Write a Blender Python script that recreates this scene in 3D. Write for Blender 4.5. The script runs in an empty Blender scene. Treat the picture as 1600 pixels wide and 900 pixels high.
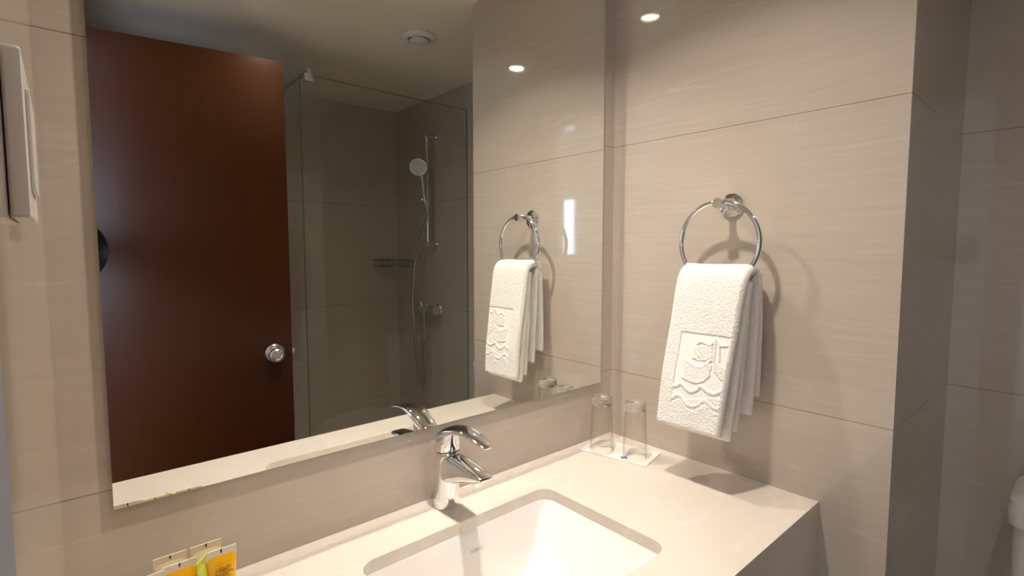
import bpy, bmesh, math, random
from math import sin, cos, pi, radians, sqrt, atan2
from mathutils import Vector, Matrix, noise

C = bpy.context.scene.collection
SC = bpy.context.scene

# ------------------------------------------------------------------ camera
F_PX, YAW, PITCH, ROLL = 803.45, radians(41.079), radians(4.218), 0.0
CAM = Vector((-1.124, -0.8742, 1.340))
fw = Vector((sin(YAW) * cos(PITCH), cos(YAW) * cos(PITCH), -sin(PITCH)))
rt = Vector((cos(YAW), -sin(YAW), 0))
up = rt.cross(fw)
camd = bpy.data.cameras.new('camera')
camd.sensor_width = 36.0
camd.lens = F_PX / 1600 * 36.0
camd.clip_start = 0.01
cam = bpy.data.objects.new('camera', camd)
C.objects.link(cam)
cam.matrix_world = Matrix(((rt.x, up.x, -fw.x, CAM.x), (rt.y, up.y, -fw.y, CAM.y), (rt.z, up.z, -fw.z, CAM.z), (0, 0, 0, 1)))
SC.camera = cam

# ------------------------------------------------------------------ world, light, exposure
SC.view_settings.view_transform = 'Standard'
SC.view_settings.look = 'None'
SC.view_settings.gamma = 1
SC.view_settings.use_curve_mapping = False
SC.view_settings.exposure = 0.0
SC.cycles.use_guiding = True
SC.cycles.use_surface_guiding = True
SC.cycles.sample_clamp_indirect = 0
SC.cycles.sample_clamp_direct = 0
SC.cycles.blur_glossy = 0.0
SC.cycles.caustics_reflective = True
SC.cycles.caustics_refractive = True
SC.cycles.max_bounces = 14
SC.cycles.diffuse_bounces = 6
SC.cycles.glossy_bounces = 10
SC.cycles.transparent_max_bounces = 24
SC.cycles.use_denoising = True

world = bpy.data.worlds.new('daylight')
SC.world = world
world.use_nodes = True
world.node_tree.nodes['Background'].inputs[0].default_value = (0.62, 0.75, 1.0, 1)
world.node_tree.nodes['Background'].inputs[1].default_value = 1.0

H = 2.20            # ceiling
XL = -1.1408        # left wall plane
XC = 0.495          # recess wall plane
YB = -0.641         # end of the right wall
YF = -2.11          # shower far wall
ZC = 0.835          # counter top
Z1, Z2 = 1.6127, 1.0127
LAMP_P, LAMP_R, LAMP_COL = (6.7, 2.6), 0.026, (1.0, 0.915, 0.80)
LAMPS = [(-0.555, -0.29), (-0.535, -1.01)]
DAY_P, DAY_COL = 20.0, (0.58, 0.72, 1.0)


def area(name, loc, rot, sx, sy, power, col, shape='RECTANGLE', spread=pi):
    d = bpy.data.lights.new(name, 'AREA')
    d.shape = shape
    d.size = sx
    if shape == 'RECTANGLE':
        d.size_y = sy
    d.energy = power
    d.color = col
    d.spread = spread
    o = bpy.data.objects.new(name, d)
    C.objects.link(o)
    o.location = loc
    o.rotation_euler = rot
    return o


area('window_daylight', (-3.55, -3.62, 1.62), (0, radians(-90), 0), 0.66, 0.52, DAY_P, DAY_COL)

area('window_daylight_side', (-2.55, 1.14, 1.45), (radians(-90), 0, 0), 1.2, 1.1, 120.0, DAY_COL)

# ------------------------------------------------------------------ materials


def mat(name, col=(0.8, 0.8, 0.8), rough=0.5, metal=0.0, spec=0.5, **kw):
    m = bpy.data.materials.new(name)
    m.use_nodes = True
    b = m.node_tree.nodes['Principled BSDF']
    b.inputs['Base Color'].default_value = (*col, 1)
    b.inputs['Roughness'].default_value = rough
    b.inputs['Metallic'].default_value = metal
    b.inputs['Specular IOR Level'].default_value = spec
    for k, v in kw.items():
        b.inputs[k.replace('_', ' ')].default_value = v
    return m


class NT:
    def __init__(s, m):
        s.t = m.node_tree
        s.b = s.t.nodes['Principled BSDF'] if 'Principled BSDF' in s.t.nodes else None

    def n(s, typ, **kw):
        nd = s.t.nodes.new(typ)
        for k, v in kw.items():
            if k.startswith('i_'):
                key = k[2:]
                key = int(key) if key.isdigit() else key.replace('_', ' ')
                nd.inputs[key].default_value = v
            else:
                setattr(nd, k, v)
        return nd

    def l(s, a, b):
        s.t.links.new(a, b)

    def math(s, op, a, b=None, clamp=False):
        nd = s.t.nodes.new('ShaderNodeMath')
        nd.operation = op
        nd.use_clamp = clamp
        for i, v in enumerate((a, b)):
            if v is None:
                continue
            if isinstance(v, (int, float)):
                nd.inputs[i].default_value = v
            else:
                s.l(v, nd.inputs[i])
        return nd.outputs[0]

    def mix(s, f, a, b):
        nd = s.t.nodes.new('ShaderNodeMix')
        nd.data_type = 'RGBA'
        for v, i in ((f, 0), (a, 6), (b, 7)):
            if isinstance(v, (int, float)):
                nd.inputs[i].default_value = v
            elif isinstance(v, tuple):
                nd.inputs[i].default_value = (*v, 1)
            else:
                s.l(v, nd.inputs[i])
        return nd.outputs[2]


def tile_material(name, axis, base=(0.50, 0.435, 0.37), rough=0.13, grout=(0.25, 0.175, 0.11), offs=0.0):
    """Large polished porcelain tiles: 600 mm courses, fine horizontal streaks."""
    m = mat(name, base, 0.42, spec=0.3, Coat_Weight=1.0, Coat_Roughness=0.045, Coat_IOR=1.5)
    rough = 0.42
    k = NT(m)
    geo = k.n('ShaderNodeNewGeometry')
    sep = k.n('ShaderNodeSeparateXYZ')
    k.l(geo.outputs['Position'], sep.inputs[0])
    if axis == 'floor':
        u, v = sep.outputs[0], sep.outputs[1]
    else:
        u = sep.outputs[0 if axis == 'x' else 1]
        v = sep.outputs[2]
    cm = k.n('ShaderNodeCombineXYZ')
    k.l(k.math('MULTIPLY', u, 1.6), cm.inputs[0])
    k.l(k.math('MULTIPLY', v, 34.0), cm.inputs[1])
    cm.inputs[2].default_value = offs
    n1 = k.n('ShaderNodeTexNoise', i_Scale=3.0, i_Detail=6.0, i_Roughness=0.62, i_Distortion=0.25)
    k.l(cm.outputs[0], n1.inputs['Vector'])
    cm2 = k.n('ShaderNodeCombineXYZ')
    k.l(k.math('ADD', k.math('MULTIPLY', u, 1.1), k.math('MULTIPLY', v, 0.25)), cm2.inputs[0])
    k.l(k.math('SUBTRACT', k.math('MULTIPLY', v, 8.0), k.math('MULTIPLY', u, 0.9)), cm2.inputs[1])
    cm2.inputs[2].default_value = offs + 3.1
    n2 = k.n('ShaderNodeTexNoise', i_Scale=1.6, i_Detail=3.0, i_Distortion=0.7)
    k.l(cm2.outputs[0], n2.inputs['Vector'])
    # veins: thin bands where the low noise crosses a level
    vein = k.math('SUBTRACT', 1.0, k.math('MULTIPLY', k.math('ABSOLUTE', k.math('SUBTRACT', n2.outputs[0], 0.56)), 60.0), clamp=True)
    vein = k.math('MULTIPLY', vein, k.math('MULTIPLY', k.math('SUBTRACT', n1.outputs[0], 0.42), 3.0, clamp=True))
    dark = tuple(c * 0.86 for c in base)
    lite = tuple(min(1, c * 1.10) for c in base)
    col = k.mix(n1.outputs[0], dark, lite)
    col = k.mix(k.math('MULTIPLY', n2.outputs[0], 0.35), col, tuple(c * x for c, x in zip(base, (0.93, 0.90, 0.86))))
    col = k.mix(k.math('MULTIPLY', vein, 0.38), col, (0.66, 0.60, 0.54))

    def joint(c, off, pitch, half):
        w = k.math('PINGPONG', k.math('SUBTRACT', c, off), pitch / 2)
        return k.math('LESS_THAN', w, half)
    g = joint(v, Z2 if axis != 'floor' else 0.1, 0.6, 0.0008)
    if axis == 'floor':
        g = k.math('MAXIMUM', g, joint(u, 0.2, 0.6, 0.0008))
    col = k.mix(g, col, grout)
    k.l(col, k.b.inputs['Base Color'])
    r = k.math('ADD', k.math('MULTIPLY', g, 0.5), rough)
    k.l(r, k.b.inputs['Roughness'])
    bp = k.n('ShaderNodeBump', i_Strength=0.25, i_Distance=0.0006)
    k.l(k.math('SUBTRACT', k.math('MULTIPLY', n1.outputs[0], 0.10), g), bp.inputs['Height'])
    k.l(bp.outputs[0], k.b.inputs['Normal'])
    return m


M = {}
M['tile_x'] = tile_material('porcelain_tile_along_x', 'x')
M['tile_y'] = tile_material('porcelain_tile_along_y', 'y', offs=7.7)
M['tile_floor'] = tile_material('porcelain_floor_tile', 'floor', rough=0.3)
M['paint'] = mat('ceiling_paint', (0.80, 0.74, 0.64), 0.5)
M['plaster'] = mat('room_plaster', (0.70, 0.66, 0.60), 0.8)
M['carpet'] = mat('room_floor', (0.25, 0.18, 0.12), 0.6)
M['chrome'] = mat('chrome', (0.78, 0.79, 0.80), 0.06, 1.0)
M['dark_chrome'] = mat('dark_grey_chrome', (0.30, 0.29, 0.27), 0.15, 1.0)  # soap basket metal: an even, darker grey than the plain chrome
M['steel'] = mat('brushed_steel', (0.62, 0.60, 0.56), 0.25, 1.0)
M['mirror'] = mat('mirror_silver', (0.90, 0.915, 0.885), 0.0, 1.0)
M['mirror_edge'] = mat('mirror_edge', (0.10, 0.13, 0.10), 0.2)
M['ceramic'] = mat('white_ceramic', (0.80, 0.77, 0.74), 0.08)
M['plastic'] = mat('white_plastic', (0.74, 0.70, 0.65), 0.3)
M['black'] = mat('black_plastic', (0.012, 0.012, 0.012), 0.35)
M['rubber'] = mat('black_rubber', (0.02, 0.02, 0.02), 0.7)
M['grey_face'] = mat('shower_head_face', (0.75, 0.75, 0.76), 0.4)
M['paper'] = mat('white_paper_card', (0.82, 0.78, 0.73), 0.7)
M['blue_ink'] = mat('blue_ink', (0.05, 0.13, 0.36), 0.6)
M['grey_ink'] = mat('grey_ink', (0.33, 0.32, 0.31), 0.6)
M['dark_ink'] = mat('dark_mark', (0.03, 0.03, 0.03), 0.6)
M['lamp_inner'] = mat('lamp_reflector', (0.85, 0.85, 0.85), 0.2, 1.0)
M['yellow_gel'] = mat('yellow_tube_plastic', (0.90, 0.48, 0.01), 0.3)
M['green_gel'] = mat('green_tube_plastic', (0.50, 0.58, 0.06), 0.3)
M['clear_gel'] = mat('pale_tube_plastic', (0.74, 0.70, 0.50), 0.3)
M['crimp'] = mat('tube_crimp', (0.74, 0.68, 0.58), 0.35)
M['ochre_ink'] = mat('ochre_ink', (0.55, 0.28, 0.01), 0.5)

# lamp glass: gives off light
m = bpy.data.materials.new('lamp_glow')
m.use_nodes = True
k = NT(m)
k.b.inputs['Emission Color'].default_value = (*LAMP_COL, 1)
k.b.inputs['Emission Strength'].default_value = 30.0
M['glow'] = m

# quartz counter
m = mat('cream_quartz', (0.66, 0.58, 0.50), 0.22)
k = NT(m)
tc = k.n('ShaderNodeNewGeometry')
mp = k.n('ShaderNodeMapping')
mp.inputs['Scale'].default_value = (3.0, 5.0, 3.0)
mp.inputs['Rotation'].default_value = (0, 0, 0.5)
k.l(tc.outputs['Position'], mp.inputs[0])
n1 = k.n('ShaderNodeTexNoise', i_Scale=1.3, i_Detail=5.0, i_Distortion=1.2)
k.l(mp.outputs[0], n1.inputs['Vector'])
v = k.math('SUBTRACT', 1.0, k.math('MULTIPLY', k.math('ABSOLUTE', k.math('SUBTRACT', n1.outputs[0], 0.5)), 45.0), clamp=True)
col = k.mix(n1.outputs[0], (0.62, 0.555, 0.49), (0.67, 0.605, 0.54))
col = k.mix(k.math('MULTIPLY', v, 0.30), col, (0.76, 0.69, 0.62))
k.l(col, k.b.inputs['Base Color'])
M['quartz'] = m

# door veneer
m = mat('dark_mahogany_veneer', (0.085, 0.022, 0.009), 0.27, spec=0.28)
k = NT(m)
tc = k.n('ShaderNodeTexCoord')
mp = k.n('ShaderNodeMapping')
mp.inputs['Scale'].default_value = (40, 40, 1.5)
k.l(tc.outputs['Object'], mp.inputs[0])
n1 = k.n('ShaderNodeTexNoise', i_Scale=2.0, i_Detail=4.0)
k.l(mp.outputs[0], n1.inputs['Vector'])
k.l(k.mix(n1.outputs[0], (0.036, 0.0092, 0.0018), (0.048, 0.0130, 0.0026)), k.b.inputs['Base Color'])
M['door'] = m

# terry cloth
m = mat('white_terry_cloth', (0.86, 0.82, 0.78), 0.95, spec=0.1, Sheen_Weight=0.3)
k = NT(m)
tc = k.n('ShaderNodeTexCoord')
n1 = k.n('ShaderNodeTexNoise', i_Scale=330.0, i_Detail=2.5)
k.l(tc.outputs['Object'], n1.inputs['Vector'])
at = k.n('ShaderNodeAttribute')
at.attribute_name = 'pile'
bp = k.n('ShaderNodeBump', i_Strength=1.0, i_Distance=0.0030)
k.l(k.math('MULTIPLY', n1.outputs[0], k.math('ADD', k.math('MULTIPLY', at.outputs['Fac'], 0.85), 0.15)), bp.inputs['Height'])
k.l(bp.outputs[0], k.b.inputs['Normal'])
M['terry'] = m


def thin_glass(name, tint, refl=1.0, edge=None):
    """Sheet glass: Fresnel mirror over a straight-through tint."""
    m = bpy.data.materials.new(name)
    m.use_nodes = True
    t = m.node_tree
    t.nodes.clear()
    out = t.nodes.new('ShaderNodeOutputMaterial')
    mx = t.nodes.new('ShaderNodeMixShader')
    tr = t.nodes.new('ShaderNodeBsdfTransparent')
    gl = t.nodes.new('ShaderNodeBsdfGlossy')
    fr = t.nodes.new('ShaderNodeFresnel')
    ge = t.nodes.new('ShaderNodeNewGeometry')
    fr.inputs[0].default_value = 1.5
    tr.inputs[0].default_value = (*tint, 1)
    gl.inputs[0].default_value = (refl, refl, refl, 1)
    gl.inputs[1].default_value = 0.0
    # front and back surfaces both seen from their own side
    mul = t.nodes.new('ShaderNodeMath')
    mul.operation = 'MULTIPLY'
    sub = t.nodes.new('ShaderNodeMath')
    sub.operation = 'SUBTRACT'
    sub.inputs[0].default_value = 1.0
    t.links.new(ge.outputs['Backfacing'], sub.inputs[1])
    t.links.new(fr.outputs[0], mul.inputs[0])
    t.links.new(sub.outputs[0], mul.inputs[1])
    t.links.new(mul.outputs[0], mx.inputs[0])
    if edge:
        lw = t.nodes.new('ShaderNodeLayerWeight')
        lw.inputs[0].default_value = 0.35
        pw = t.nodes.new('ShaderNodeMath')
        pw.operation = 'POWER'
        pw.inputs[1].default_value = 3.0
        cr_ = t.nodes.new('ShaderNodeMix')
        cr_.data_type = 'RGBA'
        cr_.inputs[6].default_value = (*tint, 1)
        cr_.inputs[7].default_value = (*edge, 1)
        t.links.new(lw.outputs['Facing'], pw.inputs[0])
        t.links.new(pw.outputs[0], cr_.inputs[0])
        t.links.new(cr_.outputs[2], tr.inputs[0])
    t.links.new(tr.outputs[0], mx.inputs[1])
    t.links.new(gl.outputs[0], mx.inputs[2])
    t.links.new(mx.outputs[0], out.inputs[0])
    return m


M['screen'] = thin_glass('shower_screen_glass', (0.985, 0.99, 0.97))
M['tumbler'] = thin_glass('tumbler_glass', (0.975, 0.975, 0.965), edge=(0.58, 0.58, 0.54))
m = mat('thick_glass', (0.97, 0.98, 0.95), 0.0, Transmission_Weight=1.0, IOR=1.46)
M['thick_glass'] = m
M['screen_edge'] = mat('polished_glass_edge', (0.07, 0.09, 0.07), 0.2)

# ------------------------------------------------------------------ mesh helpers


def obj(name, bm, material, parent=None, smooth=False, mats=None):
    me = bpy.data.meshes.new(name)
    bmesh.ops.recalc_face_normals(bm, faces=bm.faces[:])
    bm.to_mesh(me)
    bm.free()
    o = bpy.data.objects.new(name, me)
    C.objects.link(o)
    for mm in (mats or [material]):
        me.materials.append(mm)
    if smooth:
        for p in me.polygons:
            p.use_smooth = True
        try:
            me.set_sharp_from_angle(angle=radians(38))
        except Exception:
            pass
    if parent:
        o.parent = parent
        o.matrix_parent_inverse = Matrix.Translation(parent.location).inverted() if parent.type == 'EMPTY' else Matrix()
    return o


def child(name, bm, material, parent, smooth=False, mats=None):
    """Geometry given in world coordinates, parented and kept in place."""
    o = obj(name, bm, material, None, smooth, mats)
    o.parent = parent
    loc = Vector((0, 0, 0))
    p = parent
    while p:
        loc += p.location
        p = p.parent
    o.data.transform(Matrix.Translation(-loc))
    return o


def thing(name, label, cat, loc=(0, 0, 0), group=None):
    o = bpy.data.objects.new(name, None)
    o.empty_display_size = 0.05
    C.objects.link(o)
    o.location = loc
    o['label'] = label
    o['category'] = cat
    if group:
        o['group'] = group
    return o


def tag(o, label, cat, group=None):
    o['label'] = label
    o['category'] = cat
    if group:
        o['group'] = group
    return o


def struct(name, bm, material, **kw):
    o = obj(name, bm, material, **kw)
    o['kind'] = 'structure'
    return o


def box(bm, x0, x1, y0, y1, z0, z1, bevel=0.0, seg=2, matrix=None):
    r = bmesh.ops.create_cube(bm, size=1)
    vs = r['verts']
    for v in vs:
        v.co = Vector((x0 + (v.co.x + .5) * (x1 - x0), y0 + (v.co.y + .5) * (y1 - y0), z0 + (v.co.z + .5) * (z1 - z0)))
    if bevel:
        es = list({e for v in vs for e in v.link_edges})
        rb = bmesh.ops.bevel(bm, geom=es, offset=bevel, segments=seg, affect='EDGES', profile=0.5)
        vs = list({v for f in rb['faces'] for v in f.verts} | {v for v in vs if v.is_valid})
    if matrix is not None:
        bmesh.ops.transform(bm, matrix=matrix, verts=vs)
    return bm


def B():
    return bmesh.new()


def bx(*a, **k):
    return box(B(), *a, **k)


def loft(bm, rings, cap=True, close=True):
    vr = [[bm.verts.new(p) for p in r] for r in rings]
    n = len(vr[0])
    for a, b in zip(vr[:-1], vr[1:]):
        for i in range(n if close else n - 1):
            j = (i + 1) % n
            bm.faces.new((a[i], a[j], b[j], b[i]))
    if cap:
        bm.faces.new(vr[0][::-1])
        bm.faces.new(vr[-1])
    return bm


def basis(d):
    d = d.normalized()
    a = Vector((0, 0, 1)) if abs(d.z) < 0.9 else Vector((1, 0, 0))
    u = d.cross(a).normalized()
    return u, d.cross(u).normalized()


def tube(bm, pts, r, n=12, closed=False, cap=True):
    pts = [Vector(p) for p in pts]
    N = len(pts)
    rings = []
    pu = None
    for i, p in enumerate(pts):
        if closed:
            d = pts[(i + 1) % N] - pts[i - 1]
        else:
            d = pts[min(i + 1, N - 1)] - pts[max(i - 1, 0)]
        d.normalize()
        if pu is None:
            u, v = basis(d)
        else:
            u = (pu - d * pu.dot(d)).normalized()
            v = d.cross(u)
        pu = u
        rr = r[i] if isinstance(r, (list, tuple)) else r
        rings.append([p + (u * cos(2 * pi * k / n) + v * sin(2 * pi * k / n)) * rr for k in range(n)])
    if closed:
        vr = [[bm.verts.new(q) for q in rg] for rg in rings]
        # untwist last link
        best = min(range(n), key=lambda s: sum((vr[-1][k].co - vr[0][(k + s) % n].co).length for k in range(n)))
        for i in range(N):
            a, b = vr[i], vr[(i + 1) % N]
            s = best if i == N - 1 else 0
            for k in range(n):
                bm.faces.new((a[k], a[(k + 1) % n], b[(k + 1 + s) % n], b[(k + s) % n]))
        return bm
    return loft(bm, rings, cap)


def lathe(bm, prof, origin=(0, 0, 0), axis=(0, 0, 1), n=32, cap=True):
    """prof: list of (radius, height along axis)."""
    o = Vector(origin)
    ax = Vector(axis).normalized()
    u, v = basis(ax)
    rings = [[o + ax * h + (u * cos(2 * pi * k / n) + v * sin(2 * pi * k / n)) * max(r, 1e-5) for k in range(n)] for r, h in prof]
    return loft(bm, rings, cap)


def bez(pts, sub=12):
    """Catmull-Rom through points."""
    P = [Vector(p) for p in pts]
    P = [P[0] * 2 - P[1]] + P + [P[-1] * 2 - P[-2]]
    out = []
    for i in range(1, len(P) - 2):
        for s in range(sub):
            t = s / sub
            a, b, c, d = P[i - 1:i + 3]
            out.append(0.5 * ((2 * b) + (c - a) * t + (2 * a - 5 * b + 4 * c - d) * t * t + (3 * b - a - 3 * c + d) * t ** 3))
    out.append(P[-2])
    return out


def rrect(x0, x1, y0, y1, r, z, seg=8):
    pts = []
    for cx, cy, a0 in ((x1 - r, y1 - r, 0), (x0 + r, y1 - r, 90), (x0 + r, y0 + r, 180), (x1 - r, y0 + r, 270)):
        for s in range(seg + 1):
            a = radians(a0 + 90 * s / seg)
            pts.append(Vector((cx + r * cos(a), cy + r * sin(a), z)))
    return pts


def text(name, s, size, material, parent, mtx, extrude=0.0):
    cu = bpy.data.curves.new(name, 'FONT')
    cu.body = s
    cu.size = size
    cu.extrude = extrude
    cu.align_x = 'CENTER'
    cu.align_y = 'CENTER'
    t = bpy.data.objects.new(name + '_curve', cu)
    C.objects.link(t)
    dg = bpy.context.evaluated_depsgraph_get()
    me = bpy.data.meshes.new_from_object(t.evaluated_get(dg))
    bpy.data.objects.remove(t)
    me.name = name
    me.transform(mtx)
    loc = Vector((0, 0, 0))
    p = parent
    while p:
        loc += p.location
        p = p.parent
    me.transform(Matrix.Translation(-loc))
    me.materials.clear()
    me.materials.append(material)
    o = bpy.data.objects.new(name, me)
    C.objects.link(o)
    o.parent = parent
    return o


# ------------------------------------------------------------------ structure
WT = 0.09
YD0, YD1, ZD = -0.642, -1.362, 2.06     # doorway in the left wall
struct('wall_back', bx(XL - WT, XC + WT, 0, WT, 0, H), M['tile_x'])
# the right wall is a pier; its end face looks into the recess
o = struct('wall_right', bx(0, XC + WT, YB, -0.0, 0, H), None, mats=[M['tile_y'], M['tile_x']])
for p in o.data.polygons:
    if abs(p.normal.y) > 0.9:
        p.material_index = 1
struct('wall_recess', bx(XC, XC + WT, YF, YB, 0, H), M['tile_y'])
struct('wall_front', bx(XL - WT, XC + WT, YF - WT, YF, 0, H), M['tile_x'])
bm = B()
box(bm, XL - WT, XL, YD0, 0, 0, H)
box(bm, XL - WT, XL, YF, YD1, 0, H)
box(bm, XL - WT, XL, YD1, YD0, ZD, H)
struct('wall_left', bm, M['tile_y'])
struct('floor', bx(XL - WT, XC + WT, YF - WT, WT, -0.1, 0), M['tile_floor'])
struct('ceiling', bx(XL - WT, XC + WT, YF - WT, WT, H, H + 0.1), M['paint'])
# the room beyond the doorway, with its daylit window
XR = -3.60
struct('floor_outer', bx(XR, XL - WT, -4.0, 1.2, -0.1, 0), M['carpet'])
struct('ceiling_outer', bx(XR, XL - WT, -4.0, 1.2, 2.5, 2.6), M['plaster'])
bm = B()
box(bm, XR, -3.2, 1.2, 1.3, 0, 2.5)
box(bm, -1.9, XL - WT, 1.2, 1.3, 0, 2.5)
box(bm, -3.2, -1.9, 1.2, 1.3, 0, 0.85)
box(bm, -3.2, -1.9, 1.2, 1.3, 2.05, 2.5)
struct('wall_outer_back', bm, M['plaster'])
bm = B()
for a, b, c, d in ((-3.2, -1.9, .85, .90), (-3.2, -1.9, 2.0, 2.05), (-3.2, -3.15, .90, 2.0), (-1.95, -1.9, .90, 2.0), (-2.57, -2.53, .90, 2.0)):
    box(bm, a, b, 1.22, 1.26, c, d)
struct('window_2', bm, M['plastic'])
struct('wall_outer_front', bx(XR, XL - WT, -4.1, -4.0, 0, 2.5), M['plaster'])
bm = B()
box(bm, XL - WT - 0.012, XL - WT, -4.0, YD1, 0, 2.5)
box(bm, XL - WT - 0.012, XL - WT, YD0, 1.2, 0, 2.5)
box(bm, XL - WT - 0.012, XL - WT, YD1, YD0, ZD, 2.5)
struct('wall_outer_right', bm, M['plaster'])
bm = B()
W0, W1, WZ0, WZ1 = -3.92, -3.32, 1.24, 2.00
box(bm, XR - 0.1, XR, -4.0, W0, 0, 2.5)
box(bm, XR - 0.1, XR, W1, 1.2, 0, 2.5)
box(bm, XR - 0.1, XR, W0, W1, 0, WZ0)
box(bm, XR - 0.1, XR, W0, W1, WZ1, 2.5)
struct('wall_outer_left', bm, M['plaster'])
bm = B()
for a, b, c, d in ((W0, W1, WZ0, WZ0 + .05), (W0, W1, WZ1 - .05, WZ1), (W0, W0 + .05, WZ0 + .05, WZ1 - .05), (W1 - .05, W1, WZ0 + .05, WZ1 - .05), (-3.64, -3.61, WZ0 + .05, WZ1 - .05)):
    box(bm, XR - 0.06, XR - 0.02, a, b, c, d)
struct('window_1', bm, M['plastic'])

# ------------------------------------------------------------------ mirror
MX0, MX1, MZ0, MZ1 = -1.0885, -0.0526, 0.9865, 2.16
o = obj('wall_mirror', bx(MX0, MX1, -0.0075, -0.0008, MZ0, MZ1), None, mats=[M['mirror_edge'], M['mirror']])
for p in o.data.polygons:
    if p.normal.y < -0.9:
        p.material_index = 1
tag(o, 'large frameless rectangular mirror on the tiled wall above the washbasin', 'mirror')

# ------------------------------------------------------------------ vanity counter
CY = -0.5255
SX0, SX1, SY0, SY1, SR = -0.793, -0.369, -0.415, -0.116, 0.030
vt = thing('vanity_counter', 'cream stone washbasin counter with deep front apron, fitted wall to wall', 'counter', (-0.57, -0.26, 0))
inner = rrect(SX0, SX1, SY0, SY1, SR, ZC)
cxy = Vector(((SX0 + SX1) / 2, (SY0 + SY1) / 2, ZC))
ox0, ox1, oy0, oy1 = XL + 0.0006, -0.0006, CY, -0.0006


def to_rect(p):
    d = p - cxy
    ts = []
    if d.x > 1e-9:
        ts.append((ox1 - cxy.x) / d.x)
    if d.x < -1e-9:
        ts.append((ox0 - cxy.x) / d.x)
    if d.y > 1e-9:
        ts.append((oy1 - cxy.y) / d.y)
    if d.y < -1e-9:
        ts.append((oy0 - cxy.y) / d.y)
    return cxy + d * min(ts)


pairs = [(p, to_rect(p)) for p in inner]
# snap the outer loop to the four corners
for cx_, cy_ in ((ox0, oy0), (ox0, oy1), (ox1, oy0), (ox1, oy1)):
    c = Vector((cx_, cy_, ZC))
    ang = atan2(c.y - cxy.y, c.x - cxy.x)
    best = min(range(len(pairs)), key=lambda i: abs(((atan2(pairs[i][0].y - cxy.y, pairs[i][0].x - cxy.x) - ang + pi) % (2 * pi)) - pi))
    pairs[best] = (pairs[best][0], c)
bm = B()
TH = 0.022
n = len(pairs)
it = [bm.verts.new(p) for p, q in pairs]
ot = [bm.verts.new(q) for p, q in pairs]
ib = [bm.verts.new(p - Vector((0, 0, TH))) for p, q in pairs]
ob = [bm.verts.new(q - Vector((0, 0, TH))) for p, q in pairs]
for i in range(n):
    j = (i + 1) % n
    bm.faces.new((it[i], it[j], ot[j], ot[i]))
    bm.faces.new((ib[i], ob[i], ob[j], ib[j]))
    bm.faces.new((it[i], ib[i], ib[j], it[j]))
    bm.faces.new((ot[i], ot[j], ob[j], ob[i]))
child('countertop', bm, M['quartz'], vt)
child('front_apron', bx(ox0, ox1, CY, CY + 0.02, 0.50, ZC - TH), M['quartz'], vt)

# ------------------------------------------------------------------ washbasin
sk = thing('washbasin', 'white rectangular undermount ceramic washbasin set in the cream counter', 'sink', ((SX0 + SX1) / 2, (SY0 + SY1) / 2, 0.68))
bm = B()
zt = ZC - TH - 0.0005
prof = [  # x inset, y front inset, y back inset, z, radius
    (-0.020, -0.020, -0.020, zt, 0.040), (0.000, 0.000, 0.000, zt, 0.030), (0.002, 0.003, 0.003, zt - 0.006, 0.030),
    (0.012, 0.008, 0.006, zt - 0.020, 0.030), (0.040, 0.020, 0.014, zt - 0.060, 0.032), (0.072, 0.036, 0.024, zt - 0.100, 0.034),
    (0.088, 0.052, 0.038, zt - 0.115, 0.034), (0.110, 0.075, 0.060, zt - 0.122, 0.030), (0.180, 0.115, 0.110, zt - 0.126, 0.020)]
rings = [rrect(SX0 + a, SX1 - a, SY0 + f, SY1 - b_, r, z, 6) for a, f, b_, z, r in prof]
loft(bm, rings, cap=False)
# outer shell so that the bowl has thickness
rings2 = [[Vector((p.x + (p.x - cxy.x) * 0.06, p.y + (p.y - cxy.y) * 0.06, p.z - 0.012)) for p in r] for r in rings[1:]]
rings2 = [[Vector((p.x, p.y, p.z - 0.004)) for p in rings[0]]] + rings2
loft(bm, rings2, cap=False)
for ra, rb in ((rings[0], rings2[0]),):
    pass
o = child('bowl', bm, M['ceramic'], sk, smooth=True)
bm = B()
lathe(bm, [(0.0, 0.004), (0.018, 0.004), (0.019, 0.002), (0.0305, 0.002), (0.032, 0.0), (0.032, -0.012), (0.0, -0.012)], ((SX0 + SX1) / 2, (SY0 + SY1) / 2, zt - 0.126), n=32)
child('drain', bm, M['chrome'], sk, smooth=True)
# maker's lettering on the back slope of the bowl
a, b_ = Vector((0, SY1 - 0.006, zt - 0.020)), Vector((0, SY1 - 0.014, zt - 0.060))
upv = (a - b_).normalized()
xv = Vector((1, 0, 0))
nv = xv.cross(upv)
if nv.y > 0:
    nv = -nv
pos = Vector((-0.560, 0, 0)) + (a * 0.55 + b_ * 0.45) + nv * 0.0009
text('lettering', 'KARAG', 0.0085, M['grey_ink'], sk, Matrix(((xv.x, upv.x, nv.x, pos.x), (xv.y, upv.y, nv.y, pos.y), (xv.z, upv.z, nv.z, pos.z), (0, 0, 0, 1))))

# ------------------------------------------------------------------ faucet
FX = -0.5720
fa = thing('basin_faucet', 'chrome single-lever basin mixer tap standing on the counter behind the washbasin', 'faucet', (FX, -0.042, ZC))


def oval(cx, cy, z, rx, ry, tilt=0.0, n=32, p=2.0):
    out = []
    for k_ in range(n):
        a = 2 * pi * k_ / n
        c_, s_ = cos(a), sin(a)
        x = rx * math.copysign(abs(c_) ** (2 / p), c_)
        y = ry * math.copysign(abs(s_) ** (2 / p), s_)
        out.append(Vector((cx + x, cy + y, z + tilt * y)))
    return out


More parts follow.
